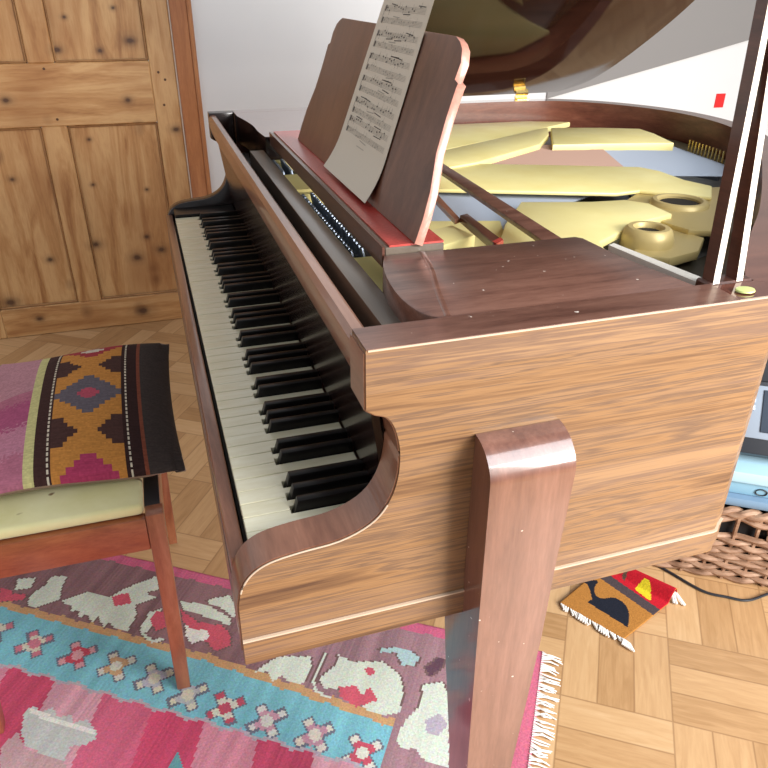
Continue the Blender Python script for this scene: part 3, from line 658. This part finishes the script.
# big kilim
RD = Vector((cos(radians(34)), -sin(radians(34)), 0)); QD = Vector((sin(radians(34)), cos(radians(34)), 0))
RC = {'cream': (.70, .76, .66), 'red': (.66, .12, .17), 'white': (.86, .84, .78), 'grey': (.60, .61, .59), 'mauvepink': (.60, .38, .40), 'teal': (.16, .38, .42), 'lightblue': (.45, .62, .64), 'lilac': (.50, .44, .52), 'dark': (.14, .07, .10)}
RUG= [('cream', [(-0.751, 0.439), (-0.71, 0.48), (-0.649, 0.484), (-0.632, 0.518), (-0.584, 0.573), (-0.556, 0.536), (-0.584, 0.518), (-0.547, 0.514), (-0.583, 0.48), (-0.562, 0.454), (-0.554, 0.407), (-0.584, 0.407), (-0.607, 0.418), (-0.609, 0.4), (-0.639, 0.426), (-0.644, 0.407), (-0.67, 0.426), (-0.677, 0.409), (-0.693, 0.428), (-0.708, 0.419), (-0.716, 0.435)]), ('red', [(-0.647, 0.484), (-0.619, 0.507), (-0.594, 0.481), (-0.623, 0.461)]), ('cream', [(-0.816, 0.41), (-0.828, 0.435), (-0.818, 0.472), (-0.821, 0.502), (-0.787, 0.512), (-0.775, 0.475), (-0.754, 0.443), (-0.777, 0.422), (-0.79, 0.408)]), ('red', [(-0.911, 0.434), (-0.881, 0.438), (-0.871, 0.427), (-0.838, 0.437), (-0.835, 0.418), (-0.88, 0.4)]), ('cream', [(-0.891, 0.47), (-0.854, 0.487), (-0.844, 0.454), (-0.874, 0.44)]), ('cream', [(-0.532, 0.418), (-0.539, 0.47), (-0.518, 0.485), (-0.51, 0.425), (-0.518, 0.414), (-0.488, 0.402), (-0.474, 0.414), (-0.465, 0.409), (-0.484, 0.395), (-0.511, 0.403)]), ('red', [(-0.527, 0.451), (-0.528, 0.478), (-0.507, 0.48), (-0.48, 0.443), (-0.495, 0.425)]), ('cream', [(-0.488, 0.518), (-0.428, 0.526), (-0.359, 0.506), (-0.349, 0.486), (-0.402, 0.493), (-0.47, 0.495)]), ('red', [(-0.474, 0.494), (-0.421, 0.474), (-0.367, 0.481), (-0.34, 0.467), (-0.325, 0.438), (-0.346, 0.415), (-0.376, 0.431), (-0.419, 0.444), (-0.455, 0.468)]), ('white', [(-0.443, 0.458), (-0.417, 0.453), (-0.392, 0.46), (-0.374, 0.44), (-0.405, 0.418), (-0.427, 0.433)]), ('cream', [(-0.432, 0.534), (-0.424, 0.547), (-0.39, 0.566), (-0.386, 0.558), (-0.418, 0.529)]), ('grey', [(-0.629, 0.178), (-0.622, 0.194), (-0.596, 0.188), (-0.586, 0.204), (-0.562, 0.188), (-0.54, 0.198), (-0.524, 0.186), (-0.504, 0.198), (-0.469, 0.182), (-0.462, 0.168), (-0.473, 0.153), (-0.498, 0.142), (-0.489, 0.114), (-0.532, 0.107), (-0.554, 0.119), (-0.577, 0.119), (-0.606, 0.142)]), ('white', [(-0.625, 0.189), (-0.472, 0.182), (-0.466, 0.174), (-0.616, 0.178)]), ('mauvepink', [(-0.621, 0.105), (-0.611, 0.14), (-0.575, 0.113), (-0.489, 0.114), (-0.474, 0.102), (-0.589, 0.068)]), ('teal', [(-0.302, 0.153), (-0.306, 0.19), (-0.274, 0.162)]), ('cream', [(-0.246, 0.39), (-0.215, 0.439), (-0.151, 0.458), (-0.14, 0.439), (-0.141, 0.388), (-0.17, 0.387), (-0.19, 0.398), (-0.199, 0.378), (-0.219, 0.398)]), ('cream', [(-0.114, 0.412), (-0.093, 0.453), (-0.095, 0.48), (-0.062, 0.472), (-0.001, 0.49), (0.041, 0.467), (0.056, 0.438), (0.064, 0.385), (0.035, 0.368), (-0.001, 0.373), (-0.067, 0.401), (-0.093, 0.394)]), ('red', [(-0.068, 0.405), (-0.037, 0.419), (-0.017, 0.4), (-0.01, 0.423), (0.015, 0.398), (-0.021, 0.371), (-0.057, 0.384)]), ('red', [(-0.033, 0.462), (-0.018, 0.471), (-0.006, 0.458), (-0.019, 0.448)]), ('lightblue', [(-0.018, 0.519), (0.012, 0.532), (0.045, 0.535), (0.071, 0.52), (0.062, 0.495), (0.038, 0.493), (0.02, 0.519), (-0.012, 0.512)]), ('cream', [(0.071, 0.334), (0.08, 0.374), (0.098, 0.41), (0.093, 0.458), (0.127, 0.476), (0.147, 0.449), (0.178, 0.301), (0.15, 0.302), (0.131, 0.303), (0.114, 0.319), (0.083, 0.313)]), ('lilac', [(0.115, 0.381), (0.139, 0.407), (0.158, 0.382), (0.144, 0.356), (0.124, 0.357)]), ('cream', [(-0.124, 0.401), (-0.125, 0.48), (-0.12, 0.477), (-0.118, 0.403), (-0.107, 0.385), (-0.072, 0.377), (-0.072, 0.373), (-0.11, 0.379)]), ('cream', [(-0.428, 0.527), (-0.386, 0.562), (-0.358, 0.538), (-0.351, 0.509), (-0.394, 0.527)]), ('dark', [(0.087, 0.498), (0.104, 0.53), (0.118, 0.534), (0.122, 0.518), (0.101, 0.481)])]
BB = [(min(p[0] for p in P), max(p[0] for p in P), min(p[1] for p in P), max(p[1] for p in P)) for _, P in RUG]
FLOW = [(-.724, .322), (-.617, .322), (-.523, .322), (-.432, .318), (-.347, .302), (-.263, .297), (-.174, .295), (-.076, .292), (.020, .285)]
FC = [((.66, .62, .50), (.60, .20, .26)), ((.58, .08, .12), (.70, .35, .38)), ((.60, .38, .22), (.70, .68, .60)), ((.50, .48, .55), (.70, .66, .52)), ((.50, .50, .52), (.70, .66, .52)), ((.70, .68, .58), (.56, .10, .15)), ((.62, .34, .42), (.72, .70, .66)), ((.55, .30, .38), (.72, .66, .58)), ((.58, .10, .15), (.72, .70, .62))]
for q in range(4): FLOW.append((-.83-.1*q, .325)); FC.append(FC[q])
R0, R1, Q0, Q1 = -1.25, .318, -.55, .612
rr = random.Random(11); colR = [rr.uniform(-1, 1) for _ in range(400)]; colS = [sum(colR[max(0, i-2):i+3])/5+.4*colR[i] for i in range(400)]
def rugcol(u, v, i, j):
    r = R0+(R1-R0)*u; q = Q0+(Q1-Q0)*v; st = 1+.16*colS[i % 400]
    zig = .006*abs(((r*14) % 1)*2-1)-.003
    def S(c, a=1.): return tuple(min(1, x*(1+(st-1)*a)*rr.uniform(.92, 1.06)) for x in c)
    for (cn, P), b in zip(RUG[::-1], BB[::-1]):
        if b[0] <= r <= b[1] and b[2] <= q <= b[3] and inpoly(r, q, P): return S(RC[cn], .5)
    for (cn, P), b in zip(RUG, BB):
        if b[0]-.006 <= r <= b[1]+.006 and b[2]-.006 <= q <= b[3]+.006 and q > .4:
            if inpoly(r+.005, q, P) or inpoly(r-.005, q, P): return S((.20, .12, .12), .5)
    if q > .585+zig: return S((.62, .14, .25))
    if r > .255: return S((.64, .16, .25))
    qt = .385-.035*max(0, (r+.35)/.41)
    if qt+.018+zig < q or (r > .062 and q > -.35): 
        return S((.37, .215, .245) if r > -.2 else (.28, .155, .17), 1.6)
    if q > qt+zig: return S((.62, .36, .18), .5)
    if q > .262+zig*1.5:
        for (fx_, fq_), (ca, cb) in zip(FLOW, FC):
            dx, dq = r-fx_, q-fq_
            if abs(dx) < .045 and abs(dq) < .045:
                a = abs(dx+dq)/1.414; b = abs(dx-dq)/1.414
                if (a < .008 and b < .036) or (b < .008 and a < .036):
                    m_ = max(a, b)
                    if m_ > .012: return S(cb if (m_ > .024) else ca, .4)
                    return S(cb, .4)
                if abs(dx) < .014 and abs(dq) < .022 and (abs(dx)+abs(dq) < .024): return S(ca, .4)
                if (a < .012 and b < .04) or (b < .012 and a < .04): return S((.17, .18, .24), .4)
        return S((.22, .53, .62), .9)
    if q > .255+zig*1.5: return S((.50, .42, .48), .5)
    k = int((r+q*.25+2)*9) % 5
    return S([(.64, .085, .17), (.68, .27, .35), (.60, .085, .16), (.70, .36, .43), (.64, .14, .23)][k], 1.2)
def rugpos(u, v):
    p = RD*(R0+(R1-R0)*u)+QD*(Q0+(Q1-Q0)*v); p.z = .006+.0008*sin(u*40)*sin(v*23)
    return p
rug = grid('kilim_rug', 340, 250, rugpos, rugcol, RUGM, .0045)
tag(rug, 'large pink, mauve and turquoise kilim rug under the piano and chair', 'rug')
bm = new(); fr = random.Random(5)
for i in range(230):
    q = Q0+(Q1-Q0)*(i+.5)/230; a = RD*(R1-.004)+QD*q; a.z = .007
    L = fr.uniform(.028, .044); dq = fr.uniform(-.012, .012)
    m1 = a+RD*L*.5+QD*dq*.8; m1.z = .005+fr.uniform(0, .005); e = a+RD*L+QD*dq*.4; e.z = .003
    tube(bm, [a, m1, e], [.0018, .0022, .0012], 4)
obj('fringe', bm, FRINGE, rug, kind='stuff', label='white knotted cotton fringe')

# small camel rug
CO = {'outline': None}
camel = catmull([(.7852, .4863), (.8259, .4768), (.806, .458), (.7963, .4374), (.8042, .4231), (.8337, .4169), (.8444, .3932), (.8377, .3669), (.8115, .3323)], 3)+[(.7662, .4233), (.7807, .4275), (.79, .45), (.7969, .4734)]
sun = catmull([(.8955, .4275), (.9132, .433), (.9244, .4277), (.9222, .4072), (.9067, .3854), (.8989, .4055)], 3, True)
tree = [(.9046, .4904), (.9398, .486), (.927, .4674), (.908, .4765), (.886, .455), (.885, .4647)]
darkb = [(.8366, .486), (.8719, .4751), (.8906, .429), (.9073, .3593), (.8958, .36), (.8707, .4142), (.855, .4493)]
A_, B_, C_, D_ = Vector((.7067, .4418, 0)), Vector((.785, .3079, 0)), Vector((.979, .380, 0)), Vector((.90, .53, 0))
mr = random.Random(2)
def mpos(u, v):
    p = (A_.lerp(B_, v)).lerp(D_.lerp(C_, v), u); c = max(0, (u-.80)/.20)
    p.z = .008+.034*sin(c*pi*.85)*(.5+.5*v)
    p -= (C_-B_).normalized()*.012*c*c
    return p
def mcol(u, v, i, j):
    p = (A_.lerp(B_, v)).lerp(D_.lerp(C_, v), u); x, y = p.x, p.y
    d1 = (C_-B_).normalized()
    s = (Vector((x, y, 0))-B_).dot(d1)
    c = (.46, .20, .045)
    if .108 < s < .134: c = (.08, .06, .065)
    elif s >= .134: c = (.56, .015, .03)
    if inpoly(x, y, tree) and c[0] > .5: c = (.12, .07, .05)
    if inpoly(x, y, sun): c = (.75, .62, .03)
    if inpoly(x, y, camel): c = (.015, .018, .03)
    return jit(c, mr)
cr = grid('small_rug', 100, 64, mpos, mcol, MATM, .003)
tag(cr, 'small orange and red woven mat with a black camel and yellow sun', 'mat')
bm = new()
for i in range(26):
    t = (i+.5)/26; a = A_.lerp(B_, t); a.z = .006; dr = (A_-D_).normalized()
    along = (B_-A_).normalized(); e = a+dr*fr.uniform(.008, .014)+along*fr.uniform(.004, .02); e.z = .005; tube(bm, [a, e], .0022, 5)
for k in range(4):
    for j in range(5):
        a = A_.lerp(B_, (.30, .62, .97, .99)[k]); a.z = .006; e = a+(A_-D_).normalized()*.016+(B_-A_).normalized()*(.01+.006*j); e.z = .006; tube(bm, [a, (a+e)/2+Vector((.003, 0, .003)), e], .0022, 5)
for j in range(12):
    a = mpos(1, .75+.02*j); e = a+Vector((fr.uniform(-.005, .02), -.012-.003*j/2, 0)); e.z = .004; mid = (a+e)/2; tube(bm, [a, mid, e], .003, 5)
obj('tassels', bm, FRINGE, cr, kind='stuff', label='white cotton tassels')

# ------------------------------------------------------------------ chair
ch = thing('dining_chair', 'reddish wooden chair with pale yellow-green seat left of the piano', 'chair', (-.28, .69, 0))
CX0, CX1, CY0, CY1 = -.46, -.104, .458, .93
def cleg(x0, x1, y0, y1, z1, dx=0, zt=.03):
    bm = new(); q = []
    for z, o, s in ((.0075, dx, .85), (.2, dx*.4, .92), (z1, 0, 1)):
        xm, ym = (x0+x1)/2+o, (y0+y1)/2; hx, hy = (x1-x0)/2*s, (y1-y0)/2*s
        q.append([bm.verts.new((xm+a*hx, ym+b*hy, z)) for a, b in ((-1, -1), (1, -1), (1, 1), (-1, 1))])
    for A, B in zip(q, q[1:]):
        for k in range(4): bm.faces.new((A[k], A[(k+1) % 4], B[(k+1) % 4], B[k]))
    bm.faces.new(q[0][::-1]); bm.faces.new(q[-1]); bmesh.ops.bevel(bm, geom=list(bm.edges), offset=.002, segments=2, profile=.5, affect='EDGES')
    obj('leg', bm, CHAIRL, ch)
cleg(CX1-.030, CX1, CY0, CY0+.030, .448, -.006); cleg(CX1-.030, CX1, CY1-.030, CY1, .448, -.004)
cleg(CX0, CX0+.030, CY0, CY0+.030, .86, -.02); cleg(CX0, CX0+.030, CY1-.030, CY1, .86, -.02)
for a in ((CX0+.0305, CX1-.0305, CY0+.003, CY0+.022), (CX0+.0305, CX1-.0305, CY1-.022, CY1-.003), (CX1-.024, CX1-.004, CY0+.0305, CY1-.0305), (CX0+.004, CX0+.024, CY0+.0305, CY1-.0305)):
    obj('apron', bx(new(), *a, .372, .440, .0025, 2), CHAIRW, ch)
for z in (.62, .74, .83): obj('back_slat', bx(new(), CX0+.006, CX0+.022, CY0+.0305, CY1-.0305, z-.02, z+.02, .003), CHAIRW, ch)
def pillow(bm, cx, cy, hx, hy, z0, z1, n=28, p=.25, mi=0): pass
bm = new(); bx(bm, CX0+.032, CX1-.0315, CY0+.012, CY1-.014, .4405, .463, .009, 4); obj('seat', bm, SEATM, ch)
bm = new()
bx(bm, CX1-.0310, CX1-.005, CY0+.0315, CY1-.031, .4402, .446); obj('seat_gap_shade', bm, BLKP, ch)  # black strip stands in for the shaded gap beside the seat
# cushion
cxx, cyy, hx, hy = -.2435, .765, .186, .243
def cpos(u, v, top=1):
    a, b = u*2-1, v*2-1
    k = (max(0, 1-a*a)**.55)*(max(0, 1-b*b)**.55)
    x = cxx+hx*a*(1-.055*(1-b*b)*abs(a)); y = cyy+hy*b*(1-.06*(1-a*a)*abs(b))
    base = .486+.006*sin(3*a)*b+.022*(v)**2
    z = base+(.058*k if top else -min(.0125+.022*v*v, .06*k)+.0005)
    if abs(a) > .9 and abs(b) > .8: z -= .004
    return Vector((x, y, z))
cr_ = random.Random(9)
def stepd(du, dv, hu, hv, n):
    """stepped diamond: du,dv normalised in half sizes; n steps"""
    a, b = abs(du)/hu, abs(dv)/hv
    if a > 1 or b > 1: return False
    return (int(a*n)+int(b*n)) <= n-1+0
def cuscol(u, v, i, j):
    x = cxx+hx*(u*2-1); y = v
    def S(c, a=.1): return jit(c, cr_, a)
    if x < -.43: return S((.55, .50, .45)) if x < -.45 else S((.35, .42, .30))
    if x < -.415: return S((.62, .58, .50))
    if x < -.3225:
        k = [(.46, .16, .23), (.52, .22, .30), (.42, .10, .20)][int((v*6+cr_.random()*.3)) % 3] if v < .55 else (.52, .26, .30)
        return S(k)
    if x < -.305: return S((.60, .56, .25))
    if x < -.285: return S((.055, .025, .022))
    if x < -.281: return S((.70, .62, .48)) if j % 3 < 2 else S((.055, .025, .022))
    if x < -.277: return S((.055, .025, .022))
    if x > -.117: return S((.062, .048, .044))
    if x > -.126: return S((.24, .07, .04))
    if x > -.145: return S((.04, .018, .017))
    if x > -.149: return S((.70, .62, .48)) if j % 3 < 2 else S((.04, .018, .017))
    if x > -.156: return S((.04, .018, .017))
    # orange panel
    du = (x+.2165)/.060
    if stepd(du, v-.93, 1.0, .14, 5): return S((.62, .55, .45)) if (abs(du) < .42 and abs(v-.89) < .016) or (abs(du) < .2 and abs(v-.89) < .035) else S((.36, .045, .055))
    if stepd(du, v-.455, 1.0, .135, 6): return S((.46, .08, .12)) if stepd(du, v-.455, .32, .04, 3) else S((.135, .115, .135))
    if stepd(du, v+.01, .80, .10, 4): return S((.42, .05, .12))
    for vv in (.215, .69):
        dv = abs(v-vv)
        e = 1-abs(du)
        if e < .95:
            lim = [.085, .085, .055, .030, .012][min(4, int(e/.62*4))] if e < .70 else 0
            if dv < lim: return S((.075, .035, .03))
    return S((.56, .24, .055))
cus = grid('cushion', 110, 120, lambda u, v: cpos(u, v, 1), cuscol, CUSHM)
# underside joined to the same mesh
bm = new(); bm.from_mesh(cus.data); lay = bm.loops.layers.float_color['Col']
n_ = 40; G = [[bm.verts.new(cpos(i/n_, j/n_, 0)) for i in range(n_+1)] for j in range(n_+1)]
for j in range(n_):
    for i in range(n_):
        f = bm.faces.new((G[j][i], G[j+1][i], G[j+1][i+1], G[j][i+1])); f.smooth = True
        for l in f.loops: l[lay] = (.42, .30, .26, 1)
bm.to_mesh(cus.data); bm.free()
tag(cus, 'square kilim cushion striped pink and orange with stepped diamonds on the chair', 'cushion')

# ------------------------------------------------------------------ wicker basket
O = Vector((.985, .492, 0)); bk = thing('wicker_basket', 'brown woven willow basket on the floor beyond the piano side', 'basket', O)
def bp_(s, d, z): p = O+RD*s+QD*d; return Vector((p.x, p.y, z))
BL, BD, BH = .50, .34, .20
NR = 15; per = [(0, 0), (BL, 0), (BL, BD), (0, BD)]
loop = []
st = .045
def walk():
    out = []
    for (a, b) in zip(per, per[1:]+per[:1]):
        L = math.hypot(b[0]-a[0], b[1]-a[1]); n = round(L/st)
        for k in range(n*4): out.append((a[0]+(b[0]-a[0])*k/(n*4), a[1]+(b[1]-a[1])*k/(n*4), (b[1]-a[1])/L, -(b[0]-a[0])/L))
    return out
wk = walk(); bm = new()
for r_ in range(NR):
    z = .009+r_*.0120; pts = []
    hole = r_ in (11, 12, 13)
    for k, (s, d, nx, ny) in enumerate(wk):
        ph = sin(pi*(k/4+r_))*.006
        pts.append((bp_(s+nx*ph, d+ny*ph, z+.003*sin(k*.7+r_*2.1)), (ny < -.5 and .10 < s < .22)))
    if not hole: tube(bm, [p for p, _ in pts], 0.0074, 7, closed=True)
    else:
        seg = []; 
        for p, h in pts+pts[:1]:
            if h:
                if len(seg) > 1: tube(bm, seg, 0.0074, 7)
                seg = []
            else: seg.append(p)
        if len(seg) > 1: tube(bm, seg, 0.0074, 7)
obj('weave', bm, WICK, bk)
for k, (s, d, nx, ny) in enumerate(wk):
    if k % 4 == 2:
        bm = new(); tube(bm, [bp_(s, d, .002), bp_(s, d, BH-.012)], .0050, 6); obj('stake', bm, WICK, bk)
bm = new()
for ph0 in (0, pi):
    pts = []
    for k, (s, d, nx, ny) in enumerate(wk): a = k*.9+ph0; pts.append(bp_(s+nx*.007*cos(a), d+ny*.007*cos(a), BH-.004+.007*sin(a)))
    tube(bm, pts, .0085, 7, closed=True)
obj('rim', bm, WICK, bk)
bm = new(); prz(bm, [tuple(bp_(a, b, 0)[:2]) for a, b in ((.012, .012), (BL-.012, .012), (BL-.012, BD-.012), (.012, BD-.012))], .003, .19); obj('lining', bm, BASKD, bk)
# things on the basket
def pz(lst, z0, z1, b=.003): return prz(new(), [tuple(bp_(a, c, 0)[:2]) for a, c in lst], z0, z1, bev=b)
o = obj('folded_cloth', pz([(.03, -.004), (.47, -.004), (.47, .31), (.03, .31)], .2125, .238, .009), MBLUE); tag(o, 'slate blue folded cloth on top of the wicker basket', 'cloth')
bx0 = thing('storage_box', 'pale blue plastic box on the blue cloth above the basket', 'box', bp_(.2, .2, .238))
obj('body', pz([(.05, .012), (.45, .012), (.45, .30), (.05, .30)], .2385, .272, .004), mat('box_blue', (.22, .42, .56), .5), bx0)
obj('lid', pz([(.042, .005), (.458, .005), (.458, .308), (.042, .308)], .2725, .302, .005), LBLUE, bx0)
bm = new(); tube(bm, [bp_(.19+.012*cos(a), 0.0105, .253+.008*sin(a)) for a in [k*pi/8 for k in range(16)]], .0015, 6, closed=True); obj('emblem', bm, BLKP, bx0)
hf = thing('audio_unit', 'black and silver audio unit tilted on the pale blue box', 'audio unit', bp_(.2, .2, .303))
def hp(s, h, t): # slanted slab: h up the slope
    a = radians(52); return bp_(s, .045+h*cos(a)-t*sin(a), .326+h*sin(a)+t*cos(a))
def slab(s0, s1, h0, h1, t0, t1, bev=.002): return prism(new(), [(s0, h0), (s1, h0), (s1, h1), (s0, h1)], lambda p: hp(p[0], p[1], t0), lambda p: hp(p[0], p[1], t1), bev=bev)
obj('body', slab(.02, .46, 0, .26, -.03, .012, .004), BLKP, hf)
obj('silver_frame', slab(.10, .46, .035, .155, .012, .016), SILVER, hf)
obj('front_panel', slab(.165, .45, .050, .145, .016, .019), NAVY, hf)
obj('upper_panel', slab(.10, .46, .165, .25, .012, .016), BLKP, hf)
for k in range(2): obj('button', slab(.125, .15, .115-.018*k, .127-.018*k, .016, .020, .002), SILVER, hf)
bm = new(); cc = hp(.235, .08, .019); nn = (hp(0, 0, 1)-hp(0, 0, 0)).normalized(); tube(bm, [cc, cc+nn*.010], .020, 24); obj('dial', bm, BLKP, hf)
bm = new(); uu = (hp(1, 0, 0)-hp(0, 0, 0)).normalized(); vv = (hp(0, 1, 0)-hp(0, 0, 0)).normalized(); tube(bm, [cc+nn*.004+(uu*cos(a)+vv*sin(a))*.026 for a in [k*pi/12 for k in range(24)]], .0016, 6, closed=True); obj('dial_ring', bm, SILVER, hf)
bm = new(); tube(bm, catmull([hp(.13, -.004, .014), hp(.2, -.02, .02), hp(.3, -.05, .02)], 6), .003, 6)
# floor cable
bm = new(); tube(bm, catmull([(.93, .56, .004), (.98, .51, .004), (1.007, .458, .004), (1.044, .378, .004), (1.085, .345, .004), (1.124, .322, .004), (1.192, .325, .004), (1.32, .33, .004)], 6), .0032, 6)
tag(obj('floor_cable', bm, BLKP), 'thin black cable lying on the parquet in front of the basket', 'cable')
bm2 = bm
